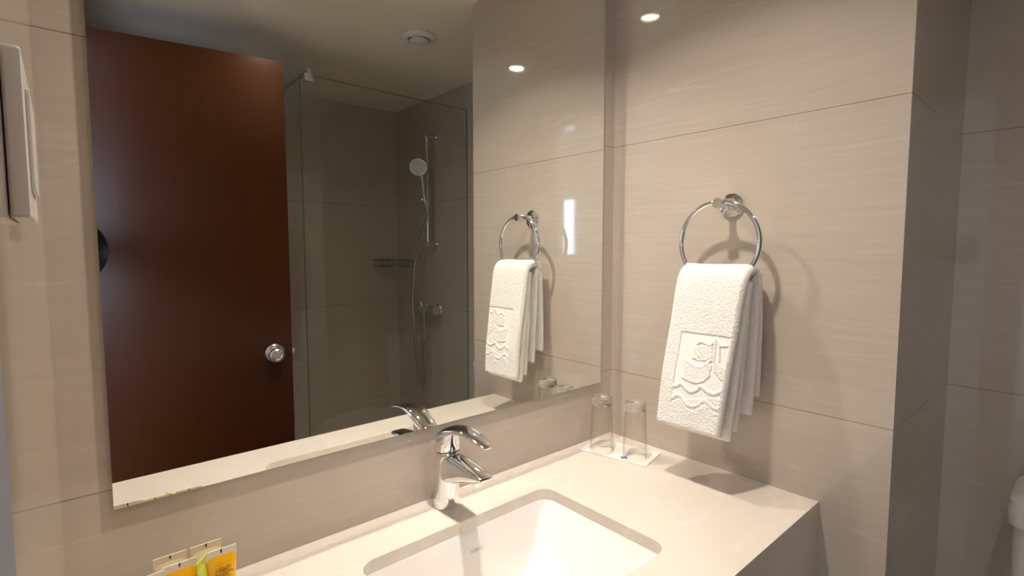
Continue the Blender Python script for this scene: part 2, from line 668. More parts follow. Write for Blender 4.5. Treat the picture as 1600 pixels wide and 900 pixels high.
bm = B()
loft(bm, [oval(FX, -0.043, ZC + 0.0005, .0262, .0262), oval(FX, -0.043, ZC + .003, .0266, .0266), oval(FX, -0.0435, ZC + .020, .0250, .0252),
          oval(FX, -0.045, ZC + .050, .0240, .0240), oval(FX, -0.0465, ZC + .080, .0240, .0240), oval(FX, -0.048, ZC + .100, .0242, .0240, -0.05),
          oval(FX, -0.049, ZC + .1105, .0246, .0243, -0.12), oval(FX, -0.049, ZC + .1125, .0232, .0230, -0.14)])
child('body', bm, M['chrome'], fa, smooth=True)


def sect(y, zt_, zb_, hw, tilt=0.0, p=3.2, n=28):
    zc_, hh = (zt_ + zb_) / 2, (zt_ - zb_) / 2
    out = []
    for k_ in range(n):
        a = 2 * pi * k_ / n
        c_, s_ = cos(a), sin(a)
        x = hw * math.copysign(abs(c_) ** (2 / p), c_)
        z = hh * math.copysign(abs(s_) ** (2 / p), s_)
        out.append(Vector((FX + x, y + tilt * z, zc_ + z)))
    return out


bm = B()
loft(bm, [sect(-0.040, .942, .880, .0210), sect(-0.060, .9465, .887, .0228), sect(-0.078, .9475, .893, .0224), sect(-0.100, .9465, .9005, .0212), sect(-0.122, .9440, .9085, .0198),
          sect(-0.144, .9410, .9165, .0184, .3), sect(-0.159, .9385, .9225, .0174, .5), sect(-0.1665, .9368, .9262, .0165, .6), sect(-0.1705, .9350, .9290, .0145, .6), sect(-0.1720, .9335, .9305, .0100, .6)])
sp = child('spout', bm, M['chrome'], fa, smooth=True)
bm = B()
lathe(bm, [(0.0, 0.0), (0.0115, 0.0), (0.0120, 0.002), (0.0120, 0.016), (0.0, 0.016)], (FX, -0.146, 0.9125), (0, 0, 1), n=24)
child('aerator', bm, M['chrome'], sp, smooth=True)
bm = B()
loft(bm, [oval(FX, -0.049, ZC + .1120, .0226, .0224, -0.14), oval(FX, -0.049, ZC + .1145, .0226, .0224, -0.14)])
child('seam_ring', bm, M['rubber'], fa, smooth=True)
bm = B()
loft(bm, [oval(FX, -0.049, ZC + .1145, .0240, .0238, -0.14), oval(FX, -0.049, ZC + .1160, .0248, .0246, -0.14), oval(FX, -0.0495, ZC + .1300, .0243, .0243, -0.22),
          oval(FX, -0.0515, ZC + .1420, .0228, .0232, -0.34), oval(FX, -0.056, ZC + .1525, .0190, .0195, -0.36), oval(FX, -0.060, ZC + .1585, .0120, .0120, -0.34),
          oval(FX, -0.062, ZC + .1605, .0040, .0040, -0.30)])
hd = child('lever_handle', bm, M['chrome'], fa, smooth=True)
bm = B()


def blade(y, z, hw, hh, ang, p=2.6, n=24):
    out = []
    for k_ in range(n):
        a = 2 * pi * k_ / n
        c_, s_ = cos(a), sin(a)
        x = hw * math.copysign(abs(c_) ** (2 / p), c_)
        h_ = hh * math.copysign(abs(s_) ** (2 / p), s_)
        out.append(Vector((FX + x, y + h_ * sin(ang), z + h_ * cos(ang))))
    return out


loft(bm, [blade(-0.036, ZC + .138, .0195, .0110, .40), blade(-0.052, ZC + .1480, .0225, .0115, .35), blade(-0.070, ZC + .1570, .0222, .0105, .25),
          blade(-0.092, ZC + .1640, .0205, .0075, .10), blade(-0.115, ZC + .1665, .0185, .0055, -.05), blade(-0.140, ZC + .1640, .0165, .0042, -.20),
          blade(-0.160, ZC + .1590, .0145, .0034, -.30), blade(-0.174, ZC + .1550, .0115, .0026, -.35), blade(-0.178, ZC + .1537, .0060, .0015, -.35)])
child('lever_blade', bm, M['chrome'], hd, smooth=True)
child('indicator_mark', bx(FX - .006, FX + .006, -0.0251, -0.0243, ZC + .120, ZC + .127), M['dark_ink'], hd)

# ------------------------------------------------------------------ towel ring
RY, RZC, RMAJ, RMIN = -0.3290, 1.3560, 0.0875, 0.0052
tr = thing('towel_ring', 'round chrome towel ring fixed to the tiled wall, holding the white towel', 'towel ring', (0, RY, 1.438))
bm = B()
prof = [(0.0, 0.0008), (0.0265, 0.0008), (0.0270, 0.004), (0.0262, 0.006), (0.0235, 0.0065), (0.0230, 0.0085), (0.0200, 0.0090), (0.0195, 0.0110), (0.0165, 0.0115), (0.0160, 0.0135), (0.0, 0.0135)]
lathe(bm, prof, (0, RY, 1.438), (-1, 0, 0), n=40)
child('wall_rosette', bm, M['chrome'], tr, smooth=True)
bm = B()
lathe(bm, [(0.0, 0.0130), (0.0085, 0.0130), (0.0080, 0.020), (0.0080, 0.046), (0.0112, 0.050), (0.0116, 0.053), (0.0116, 0.068), (0.0108, 0.071), (0.0, 0.0715)], (0, RY, 1.4395), (-1, 0, 0), n=28)
child('post', bm, M['chrome'], tr, smooth=True)
bm = B()
tube(bm, [Vector((-0.060, RY + RMAJ * sin(a), RZC + RMAJ * cos(a))) for a in [2 * pi * i / 72 for i in range(72)]], RMIN, 14, closed=True)
child('ring', bm, M['chrome'], tr, smooth=True)

# ------------------------------------------------------------------ towel


def seg_d(px, py, a, b):
    ax, ay = a
    bx_, by_ = b
    dx, dy = bx_ - ax, by_ - ay
    t = max(0, min(1, ((px - ax) * dx + (py - ay) * dy) / (dx * dx + dy * dy + 1e-12)))
    return math.hypot(px - ax - dx * t, py - ay - dy * t)


def inpoly(x, y, P):
    r = False
    for i in range(len(P)):
        (x1, y1), (x2, y2) = P[i], P[i - 1]
        if (y1 > y) != (y2 > y) and x < (x2 - x1) * (y - y1) / (y2 - y1) + x1:
            r = not r
    return r


# emblem, drawn in a 836 x 900 field (see emblem_xy)
HULL = [(150, 395), (205, 440), (270, 500), (330, 505), (400, 470), (435, 500), (400, 600), (350, 645), (290, 665), (225, 640), (165, 590)]
SAIL = [(255, 300), (330, 285), (440, 300), (440, 430), (385, 438), (255, 402)]
SIDE = [(460, 450), (500, 490), (550, 545), (545, 600), (515, 670), (470, 600), (445, 560)]
STROKES = [([(300, 262), (330, 245), (365, 262), (410, 282), (445, 268), (455, 230), (480, 225), (500, 260), (520, 300), (570, 305)], 14),
           ([(470, 235), (462, 340), (452, 450)], 9), ([(505, 290), (500, 380), (498, 460)], 8),
           ([(200, 440), (270, 500), (340, 505), (420, 450)], 13), ([(250, 405), (310, 428), (380, 440)], 8),
           ([(150, 600), (225, 645), (290, 665), (350, 645), (400, 600)], 12),
           ([(25, 668), (75, 682), (130, 665), (170, 710), (225, 752), (280, 738), (320, 702), (370, 755), (430, 790), (480, 778), (530, 752)], 17),
           ([(40, 800), (80, 775), (115, 790), (150, 850), (200, 895), (260, 900), (310, 870), (345, 850), (375, 880), (420, 930), (480, 955), (530, 945)], 17),
           ([(120, 870), (150, 915), (200, 955), (260, 965), (310, 940), (345, 925), (375, 955), (430, 1000), (500, 1010)], 13)]
PX0, PX1, PTOP, PBOT = 0.20, 0.97, 0.415, 0.93


STROKES = [([(p.x, p.y) for p in bez([(a, b, 0) for a, b in pl], 5)], w * 0.82) for pl, w in STROKES]


def emblem_h(u, v):
    """u 0..1 across from the mirror side, v 0..1 down the front face; returns (height, pile)."""
    # photo-like field coordinates
    xl = 1070 + (1029 - 1070) * v
    xr = 1168 + (1114 - 1168) * v
    yl = 415 + (660 - 415) * v
    yr = 425 + (692 - 425) * v
    px, py = xl + (xr - xl) * u, yl + (yr - yl) * u
    X, Y = (px - 1050) * 6.43, (py - 500) * 6.43
    edge = min(u - PX0, 0.985 - u, (v - PTOP) * 2.3)
    low = v > 0.86 + 0.03 * sin(u * 14)
    if u < PX0 or v < PTOP or low or u > 0.99:
        h, pile = 1.0, 1.0
        if abs(v - PTOP) < 0.006 and u > PX0:
            h = 0.2
        return h, pile
    h, pile = 0.12, 0.10
    for P in (HULL, SAIL, SIDE):
        if inpoly(X, Y, P):
            h, pile = 0.62, 1.0
    if Y > 830 and u > 0.22:
        h, pile = max(h, 0.45), 0.9
    for pl, w in STROKES:
        if min(p[1] for p in pl) - 30 < Y < max(p[1] for p in pl) + 30:
            d = min(seg_d(X, Y, a, b) for a, b in zip(pl[:-1], pl[1:]))
            if d < w * 1.3:
                s_ = sqrt(max(0.0, 1 - (d / (w * 1.3)) ** 2))
                h = max(h, 0.35 + 0.95 * s_)
                pile = 0.8
    return h, pile


def towel_slab(bm, path, thick, yfun, ncross, face_fun=None, seed=0, step=0.002, bottom_round=True):
    """path: list of (x, z) midline points; the slab is thick*2 deep and spans yfun(t)=(y_near, y_far)."""
    P = bez([Vector((x, 0, z)) for x, z in path], 10)
    L = [0.0]
    for a, b in zip(P[:-1], P[1:]):
        L.append(L[-1] + (b - a).length)
    tot = L[-1]
    ns = max(6, int(tot / step))
    rings = []
    info = []
    j = 0
    for i in range(ns + 1):
        s = tot * i / ns
        while j < len(L) - 2 and L[j + 1] < s:
            j += 1
        f = (s - L[j]) / max(1e-9, L[j + 1] - L[j])
        c = P[j].lerp(P[j + 1], f)
        d = (P[min(j + 2, len(P) - 1)] - P[max(j - 1, 0)]).normalized()
        nrm = Vector((d.z, 0, -d.x))
        t = i / ns
        y0, y1 = yfun(t)
        th = thick(t) if callable(thick) else thick
        th_e = th
        if i < 3:
            th_e = th * (0.45, 0.8, 0.95)[i]
        if i > ns - 3:
            th_e = th * (0.45, 0.8, 0.95)[ns - i]
        ring = []
        inf = []
        # outer face y0->y1, then rounded edge, inner face back
        for k_ in range(ncross + 1):
            q = k_ / ncross
            ring.append((c, nrm, th_e, y0 + (y1 - y0) * q, 1, q, t))
        for a in (60, 20, -20, -60):
            ring.append((c, nrm, th_e * sin(radians(a)), y1 + math.copysign(th * 0.85 * cos(radians(a)), y1 - y0), 0, 1, t))
        for k_ in range(ncross // 3 + 1):
            q = 1 - k_ / (ncross // 3)
            ring.append((c, nrm, -th_e, y0 + (y1 - y0) * q, -1, q, t))
        for a in (-60, -20, 20, 60):
            ring.append((c, nrm, th_e * sin(radians(a)), y0 - math.copysign(th * 0.85 * cos(radians(a)), y1 - y0), 0, 0, t))
        rings.append(ring)
    lay = bm.verts.layers.float.get('pile') or bm.verts.layers.float.new('pile')
    vr = []
    for ring in rings:
        row = []
        for c, nrm, off, y, side, q, t in ring:
            p = c + nrm * off
            p = Vector((p.x, y, p.z))
            h, pile = 0.0, 1.0
            if face_fun and side == 1:
                h, pile = face_fun(q, t)
            w = noise.noise(Vector((p.y * 14 + seed, p.z * 9, p.x * 20))) * 0.0020
            fz = noise.noise(p * 420 + Vector((seed, 0, 0))) * 0.0006 + noise.noise(p * 210) * 0.0005
            p = p + nrm * (h * 0.0021 + w + fz * (0.25 + pile)) * (1 if side >= 0 else -1)
            p.y += noise.noise(Vector((p.z * 12, seed, p.x * 10))) * 0.0016
            v_ = bm.verts.new(p)
            v_[lay] = pile
            row.append(v_)
        vr.append(row)
    n_ = len(vr[0])
    for a, b in zip(vr[:-1], vr[1:]):
        for i in range(n_):
            j2 = (i + 1) % n_
            bm.faces.new((a[i], a[j2], b[j2], b[i]))
    bm.faces.new(vr[0][::-1])
    bm.faces.new(vr[-1])
    return tot


tw = thing('hand_towel', 'white terry hand towel with woven ship emblem, folded and hung through the chrome ring', 'towel', (-0.07, RY, 1.30))
# outermost fold: over the ring and down the front
front = [(-0.030, 1.283), (-0.045, 1.2965), (-0.066, 1.2985), (-0.084, 1.288), (-0.0945, 1.262), (-0.106, 1.200), (-0.121, 1.120), (-0.134, 1.045), (-0.1430, 0.963)]


def yf_front(t):
    w = max(0.0, min(1.0, (t - 0.12) / 0.88))
    a = -0.2615 + (0.0125) * w
    b = -0.4030 + (0.0215) * w
    if t < 0.12:
        e = (0.12 - t) / 0.12
        a -= 0.004 * e
        b += 0.004 * e
    return a, b


def ff(q, t):
    v = (t - 0.13) / 0.87
    if v < 0:
        return 1.0, 1.0
    return emblem_h(q, v)


bm = B()
towel_slab(bm, front, lambda t: 0.0092, yf_front, 96, ff, 1.0, 0.0016)
o1 = child('front_fold', bm, M['terry'], tw, smooth=False)
for p in o1.data.polygons:
    p.use_smooth = True
bm = B()
towel_slab(bm, [(-0.0725, 1.274), (-0.078, 1.255), (-0.088, 1.190), (-0.100, 1.100), (-0.112, 1.010), (-0.1195, 0.9500)], lambda t: 0.0068,
           lambda t: (-0.2660 + 0.012 * t, -0.4060 + 0.014 * t), 60, None, 5.0, 0.003)
o2 = child('middle_fold', bm, M['terry'], tw)
bm = B()
towel_slab(bm, [(-0.0720, 1.262), (-0.0725, 1.240), (-0.0745, 1.200), (-0.078, 1.110), (-0.086, 1.040), (-0.0925, 0.965)], lambda t: 0.0062,
           lambda t: (-0.2700 + 0.006 * t, -0.4030 + 0.010 * t), 60, None, 9.0, 0.003)
o3 = child('inner_fold', bm, M['terry'], tw)
bm = B()
towel_slab(bm, [(-0.040, 1.292), (-0.044, 1.265), (-0.046, 1.200), (-0.050, 1.110), (-0.0560, 0.996)], lambda t: 0.0065,
           lambda t: (-0.2660 - 0.004 * t, -0.4100 + 0.004 * t), 60, None, 13.0, 0.003)
o4 = child('back_fold', bm, M['terry'], tw)
bm = B()
towel_slab(bm, [(-0.034, 1.278), (-0.030, 1.255), (-0.027, 1.200), (-0.026, 1.110), (-0.0280, 1.030)], lambda t: 0.0068,
           lambda t: (-0.2660 + 0.006 * t, -0.4070 + 0.000 * t), 60, None, 17.0, 0.003)
o5 = child('rear_flap', bm, M['terry'], tw)
for o in (o2, o3, o4, o5):
    for p in o.data.polygons:
        p.use_smooth = True

# ------------------------------------------------------------------ paper card and tumblers
ca = atan2(0.034 + 0.0, 0.094)
card_c = Vector((-0.0960, -0.1050, ZC))
ux = Vector((0.94, 0.34, 0)).normalized()     # short side direction
uy = Vector((-0.34, 0.94, 0)).normalized() * -1   # long side towards the room (-y)
uy = Vector((0.225, -0.975, 0)).normalized()
ux = Vector((uy.y * -1, uy.x, 0))
TH_C = 0.0030
card = thing('paper_card', 'white paper coaster card with blue logo under the two glasses on the counter corner', 'coaster', tuple(card_c))
mt = Matrix(((ux.x, uy.x, 0, card_c.x), (ux.y, uy.y, 0, card_c.y), (0, 0, 1, card_c.z), (0, 0, 0, 1)))
child('card', bx(-0.049, 0.049, -0.086, 0.088, 0.0003, TH_C, matrix=mt), M['paper'], card)
# logo: blue blossom of dots and two lines of small lettering, upright towards the room
lg = B()
l0 = Vector((-0.033, 0.026, TH_C + 0.0003))
for dx, dy, r in ((0, 0.0055, .0040), (0.0055, 0, .0038), (-0.0055, 0, .0038), (0, -0.0055, .0038), (0.0045, 0.0048, .0020)):
    ring_ = [mt @ (l0 + Vector((dx + r * cos(a), dy + r * sin(a), 0))) for a in [2 * pi * i / 14 for i in range(14)]]
    lg.faces.new([lg.verts.new(p) for p in ring_])
child('logo', lg, M['blue_ink'], card)
lg = B()
random.seed(4)
for row, c0 in ((0.0045, 0.0095), (-0.0015, 0.0095)):
    xx = c0
    while xx < 0.036:
        w = random.uniform(0.0012, 0.0026)
        q = [Vector((l0.x + xx, l0.y + row, l0.z)), Vector((l0.x + xx + w, l0.y + row, l0.z)), Vector((l0.x + xx + w, l0.y + row + 0.003, l0.z)), Vector((l0.x + xx, l0.y + row + 0.003, l0.z))]
        lg.faces.new([lg.verts.new(mt @ p) for p in q])
        xx += w + 0.0009
child('logo_lettering', lg, M['blue_ink'], card)


def tumbler(x, y, label):
    z0 = ZC + TH_C + 0.0002
    t = thing('drinking_glass', label, 'glass', (x, y, z0), 'upturned tumblers on the paper card')
    bm = B()
    h = 0.1375
    ro = [(0.0292, 0.0), (0.0290, 0.010), (0.0268, 0.090), (0.0258, 0.118)]
    ri = [(0.0240, 0.118), (0.0250, 0.090), (0.0274, 0.010), (0.0278, 0.0)]
    o_ = Vector((x, y, z0))
    prof = ro + ri
    n = 40
    rings = [[o_ + Vector((r * cos(2 * pi * k_ / n), r * sin(2 * pi * k_ / n), hh)) for k_ in range(n)] for r, hh in prof]
    vr = [[bm.verts.new(p) for p in r] for r in rings]
    for i in range(len(vr)):
        a, b = vr[i], vr[(i + 1) % len(vr)]
        for k_ in range(n):
            bm.faces.new((a[k_], a[(k_ + 1) % n], b[(k_ + 1) % n], b[k_]))
    child('glass_wall', bm, M['tumbler'], t, smooth=True)
    bm = B()
    lathe(bm, [(0.0, 0.1190), (0.018, 0.1185), (0.0256, 0.1182), (0.0258, 0.120), (0.0255, 0.131), (0.0250, 0.136), (0.0232, h), (0.0212, h), (0.0195, 0.1350), (0.0, 0.1335)], (x, y, z0), n=40)
    child('thick_base', bm, M['thick_glass'], t, smooth=True)
    return t


tumbler(-0.1270, -0.0730, 'upturned clear tumbler nearer the mirror, left of the pair on the card')
tumbler(-0.1040, -0.1560, 'upturned clear tumbler nearer the towel, right of the pair on the card')

# ------------------------------------------------------------------ dish with toiletry tubes
dx_, dy_ = -1.020, -0.112
ds = obj('toiletry_dish', lathe(B(), [(0.0, 0.001), (0.052, 0.001), (0.056, 0.004), (0.070, 0.030), (0.0725, 0.0345), (0.0705, 0.0355), (0.0675, 0.031), (0.054, 0.008), (0.050, 0.0055), (0.0, 0.005)], (0, 0, 0), n=48), M['ceramic'], smooth=True)
ds.location = (dx_, dy_, ZC)
tag(ds, 'small round white dish holding toiletry tubes at the left end of the counter', 'dish')


def tube_bottle(x, y, rot, body_mat, label, ztop=0.9430, w=0.0185, h=0.104, plain=False, lean=0.0, cr=0.0125):
    z0 = ztop - h
    t = thing('toiletry_tube', label, 'tube', (x, y, z0), 'toiletry tubes standing in the dish')
    t.rotation_euler = (lean, 0, rot)

    def ring(z, a, b, n=28):
        return [Vector((a * cos(2 * pi * k_ / n), b * sin(2 * pi * k_ / n), z)) for k_ in range(n)]
    bm = B()
    lathe(bm, [(0.0, 0.0), (cr - .0005, 0.0), (cr, 0.001), (cr, 0.016), (0.0, 0.016)], n=24)
    c = obj('cap', bm, M['plastic'], None, True)
    c.parent = t
    bm = B()
    zb = h - 0.0085
    loft(bm, [ring(0.0162, cr - .001, cr - .001), ring(0.022, cr + .0015, cr + .001), ring(0.045, max(cr, w * 0.84), cr * .92), ring(0.070, w * 0.93, cr * .6), ring(zb - 0.006, w * 0.985, 0.0026), ring(zb - 0.0002, w, 0.0009)])
    o_ = obj('tube_body', bm, body_mat, None, True)
    o_.parent = t
    bm = B()
    box(bm, -w, w, -0.0007, 0.0007, zb - 0.004, h)
    o_ = obj('crimped_end', bm, M['crimp'], None)
    o_.parent = t
    bm = B()
    box(bm, -0.0009, 0.0009, -0.0010, 0.0010, h - 0.0052, h - 0.0002)
    o_ = obj('registration_mark', bm, M['dark_ink'], None)
    o_.parent = t
    if not plain:
        bm = B()
        random.seed(int(abs(x) * 1e4))
        for r_, z_, l_ in ((0, zb - 0.016, 0.7), (1, zb - 0.0225, 0.9), (2, zb - 0.028, 0.6)):
            xx = -w * 0.62 * l_
            while xx < w * 0.62 * l_:
                ww = random.uniform(0.0010, 0.0022)
                yy = -0.0052 - (zb - z_) * 0.19
                box(bm, xx, xx + ww, yy, yy + 0.002, z_, z_ + (0.0035 if r_ < 2 else 0.002))
                xx += ww + 0.0008
        o_ = obj('printed_lettering', bm, M['ochre_ink'], None)
        o_.parent = t
    return t


tube_bottle(-0.9840, -0.1225, 0.02, M['yellow_gel'], 'yellow toiletry tube with pale crimped end, rightmost in the front row')
tube_bottle(-1.0310, -0.1225, 0.02, M['yellow_gel'], 'yellow toiletry tube with pale crimped end, left of the green tube')
tube_bottle(-1.0660, -0.1290, 0.05, M['clear_gel'], 'pale toiletry tube at the far left end of the dish', plain=True)
tube_bottle(-0.9965, -0.0950, 0.00, M['clear_gel'], 'pale clear toiletry tube standing behind the rightmost yellow tube', plain=True)
tube_bottle(-1.0375, -0.0950, 0.00, M['clear_gel'], 'pale clear toiletry tube standing behind the left yellow tube', plain=True)
g = tube_bottle(-1.0075, -0.1270, 0.95, M['green_gel'], 'light green toiletry tube seen edge-on between the two yellow tubes', plain=True, ztop=0.9400, h=0.100, w=0.012, cr=0.0085)
for ch in g.children:
    if ch.name.startswith('crimped') or ch.name.startswith('registration'):
        ch.data.materials[0] = M['green_gel']

# ------------------------------------------------------------------ switch plate on the left wall
sw = thing('light_switch', 'pale square switch plate on the left wall near the doorway', 'switch', (XL, -0.535, 1.394))
child('face_plate', bx(XL + 0.0004, XL + 0.0072, -0.562, -0.478, 1.354, 1.428, bevel=0.0012), M['plastic'], sw)
child('rocker', bx(XL + 0.0072, XL + 0.0088, -0.545, -0.495, 1.368, 1.414, bevel=0.0006), M['plastic'], sw)

# ------------------------------------------------------------------ bathroom door, open
hx, hy = XL + 0.004, -1.318
ex, ey = -0.463, -1.212
ang = atan2(ey - hy, ex - hx)
LD = math.hypot(ex - hx, ey - hy)
dr = thing('bathroom_door', 'open dark mahogany flush door with round chrome knob, seen in the mirror', 'door', (hx, hy, 0))
dr.rotation_euler = (0, 0, ang)
o = obj('door_leaf', bx(0, LD, -0.040, 0, 0.012, 2.048, bevel=0.0012), M['door'])
o.parent = dr
kx, kz = LD - 0.062, 0.944
bm = B()
lathe(bm, [(0.0, 0.0002), (0.0340, 0.0002), (0.0345, 0.004), (0.0300, 0.009), (0.0140, 0.011), (0.0125, 0.026), (0.0170, 0.030), (0.0265, 0.040), (0.0280, 0.050), (0.0255, 0.058), (0.0180, 0.0615), (0.0150, 0.0590), (0.0, 0.0590)], (kx, 0, kz), (0, 1, 0), n=36)
kn = obj('door_knob', bm, M['steel'], None, True)
kn.parent = dr
bm = B()
lathe(bm, [(0.0, 0.0592), (0.0060, 0.0592), (0.0060, 0.0625), (0.0, 0.0625)], (kx, 0, kz), (0, 1, 0), n=20)
o = obj('lock_button', bm, M['steel'], None, True)
o.parent = kn
bm = B()
lathe(bm, [(0.0, -0.0402), (0.0340, -0.0402), (0.0345, -0.044), (0.0140, -0.051), (0.0125, -0.066), (0.0265, -0.080), (0.0280, -0.090), (0.0180, -0.1015), (0.0, -0.1015)], (kx, 0, kz), (0, 1, 0), n=36)
o = obj('door_knob', bm, M['steel'], None, True)
o.parent = dr
o = obj('latch_bolt', bx(LD + 0.0001, LD + 0.011, -0.027, -0.013, kz - 0.009, kz + 0.009, bevel=0.001), M['steel'])
o.parent = dr

# ------------------------------------------------------------------ shower screen
GY, GX0, GZ = -1.356, -0.354, 2.066
gs = thing('shower_screen', 'frameless clear glass shower screen seen in the mirror beside the door', 'shower screen', (0.06, GY, 0))
o = child('glass_panel', bx(GX0, XC - 0.0008, GY - 0.004, GY + 0.004, 0.002, GZ), None, gs, mats=[M['screen'], M['screen_edge']])
for p in o.data.polygons:
    if abs(p.normal.y) < 0.5:
        p.material_index = 1
br = child('brace_clamp', bx(GX0 + 0.018, GX0 + 0.052, GY - 0.016, GY + 0.012, GZ - 0.026, GZ + 0.006, bevel=0.002), M['chrome'], gs)
bm = B()
tube(bm, [(GX0 + 0.035, GY - 0.004, GZ + 0.016), (GX0 + 0.035, YF + 0.001, GZ + 0.016)], 0.0075, 16)
lathe(bm, [(0, 0), (0.010, 0), (0.010, 0.022), (0, 0.022)], (GX0 + 0.035, GY + 0.009, GZ + 0.016), (0, -1, 0), 20)
child('brace_bar', bm, M['chrome'], gs, smooth=True)

# ------------------------------------------------------------------ shower fittings (on the recess wall)
BX_, BY_ = XC - 0.058, -1.655
rl = thing('shower_rail', 'chrome vertical riser rail on the shower wall, seen in the mirror', 'shower rail', (XC, BY_, 1.37))
bm = B()
tube(bm, [(BX_, BY_, 1.360), (BX_, BY_, 1.985)], 0.0095, 18)
child('rail', bm, M['chrome'], rl, smooth=True)
for z in (1.972, 1.374):
    bm = B()
    lathe(bm, [(0.0, 0.0005), (0.017, 0.0005), (0.017, 0.006), (0.0125, 0.010), (0.0115, 0.046), (0.0140, 0.050), (0.0140, 0.070), (0.0120, 0.073), (0.0, 0.073)], (XC, BY_, z), (-1, 0, 0), 24)
    child('wall_bracket', bm, M['chrome'], rl, smooth=True)
bm = B()
lathe(bm, [(0.0, -0.014), (0.0145, -0.014), (0.0155, -0.010), (0.0155, 0.016), (0.0145, 0.020), (0.0, 0.020)], (BX_, BY_, 1.625), (0, 0, 1), 24)
lathe(bm, [(0.0, 0.010), (0.011, 0.010), (0.011, 0.030), (0.015, 0.034), (0.015, 0.046), (0.0, 0.048)], (BX_, BY_, 1.625), (0, -1, 0), 20)
lathe(bm, [(0.0, 0.010), (0.011, 0.010), (0.011, 0.026), (0.0, 0.026)], (BX_, BY_, 1.625), (-0.7, 0.7, 0), 20)
sl = child('slider', bm, M['chrome'], rl, smooth=True)
hs = thing('hand_shower', 'chrome hand shower with pale round face, clipped on the riser rail', 'hand shower', (0.405, -1.628, 1.64))
hc = Vector((0.372, -1.640, 1.795))
hb = Vector((0.408, -1.625, 1.590))
fdir = Vector((-0.66, 0.70, -0.27)).normalized()
bm = B()
neck = hc - fdir * 0.016
tube(bm, bez([hb, hb.lerp(neck, 0.35), hb.lerp(neck, 0.7) + Vector((0.006, 0, 0)), neck], 8), [0.0095 + 0.0035 * (i / 24) for i in range(25)], 18)
child('handle', bm, M['chrome'], hs, smooth=True)
bm = B()
lathe(bm, [(0.0, -0.030), (0.012, -0.028), (0.030, -0.018), (0.046, -0.006), (0.0485, 0.000), (0.0470, 0.0035), (0.0, 0.0035)], hc, fdir, 40)
hh_ = child('head', bm, M['chrome'], hs, smooth=True)
bm = B()
lathe(bm, [(0.0, 0.0036), (0.0440, 0.0036), (0.0430, 0.0055), (0.0, 0.0060)], hc, fdir, 40)
child('spray_face', bm, M['grey_face'], hh_, smooth=True)

mx = thing('shower_mixer', 'chrome bar shower mixer with round handles on the shower wall, seen in the mirror', 'shower mixer', (XC, -1.71, 1.0))
MY0, MY1, MZ = -1.785, -1.635, 1.000
MXX = XC - 0.062
bm = B()
tube(bm, [(MXX, MY0 - 0.028, MZ), (MXX, MY0 - 0.014, MZ), (MXX, MY0, MZ), (MXX, (MY0 + MY1) / 2, MZ), (MXX, MY1, MZ), (MXX, MY1 + 0.012, MZ)], [0.015, 0.019, 0.021, 0.0225, 0.021, 0.020], 24)
child('body', bm, M['chrome'], mx, smooth=True)
for y in (MY0, MY1):
    bm = B()
    lathe(bm, [(0.0, 0.0005), (0.033, 0.0005), (0.034, 0.004), (0.030, 0.012), (0.016, 0.020), (0.014, 0.050), (0.0, 0.050)], (XC, y, MZ), (-1, 0, 0), 32)
    child('wall_flange', bm, M['chrome'], mx, smooth=True)
bm = B()
lathe(bm, [(0.0, 0.013), (0.021, 0.013), (0.024, 0.018), (0.0235, 0.030), (0.026, 0.040), (0.028, 0.052), (0.0255, 0.058), (0.0, 0.060)], (MXX, MY1, MZ), (0, 1, 0), 28)
child('handle', bm, M['chrome'], mx, smooth=True)
bm = B()
lathe(bm, [(0.0, 0.018), (0.012, 0.018), (0.012, 0.030), (0.016, 0.036), (0.017, 0.046), (0.012, 0.053), (0.0, 0.055)], (MXX, (MY0 + MY1) / 2 - 0.01, MZ), (-0.2, 0, 1), 24)
child('diverter_knob', bm, M['chrome'], mx, smooth=True)
bm = B()
lathe(bm, [(0.0, 0.018), (0.011, 0.018), (0.011, 0.038), (0.0, 0.038)], (MXX, (MY0 + MY1) / 2 + 0.01, MZ), (0, 0, -1), 20)
child('hose_outlet', bm, M['chrome'], mx, smooth=True)

bm = B()
hp = [hb + Vector((0.000, 0.001, -0.006)), (0.414, -1.622, 1.555), (0.416, -1.652, 1.49), (0.412, -1.712, 1.375), (0.406, -1.752, 1.25), (0.402, -1.768, 1.12), (0.398, -1.766, 1.00), (0.402, -1.750, 0.84), (0.412, -1.742, 0.66), (0.420, -1.738, 0.56), (0.425, -1.730, 0.535), (0.430, -1.722, 0.56), (0.432, -1.712, 0.66), (0.434, -1.702, 0.80), (0.4335, -1.700, 0.92), (MXX, (MY0 + MY1) / 2 + 0.01, MZ - 0.041)]
hpts = bez(hp, 14)
tube(bm, hpts, [0.0068 + (0.0006 if i % 2 else 0.0) for i in range(len(hpts))], 12)
hose = obj('shower_hose', bm, M['steel'], None, True)
tag(hose, 'grey metal shower hose looping below the mixer on the shower wall', 'hose')

# corner soap basket
bm = B()
bz0, bz1, br_ = 1.240, 1.280, 0.176
cx0, cy0 = XC - 0.003, YF + 0.003


def arc(z, r, n=14):
    return [Vector((cx0 - r * cos(a), cy0 + r * sin(a), z)) for a in [pi / 2 * i / n for i in range(n + 1)]]


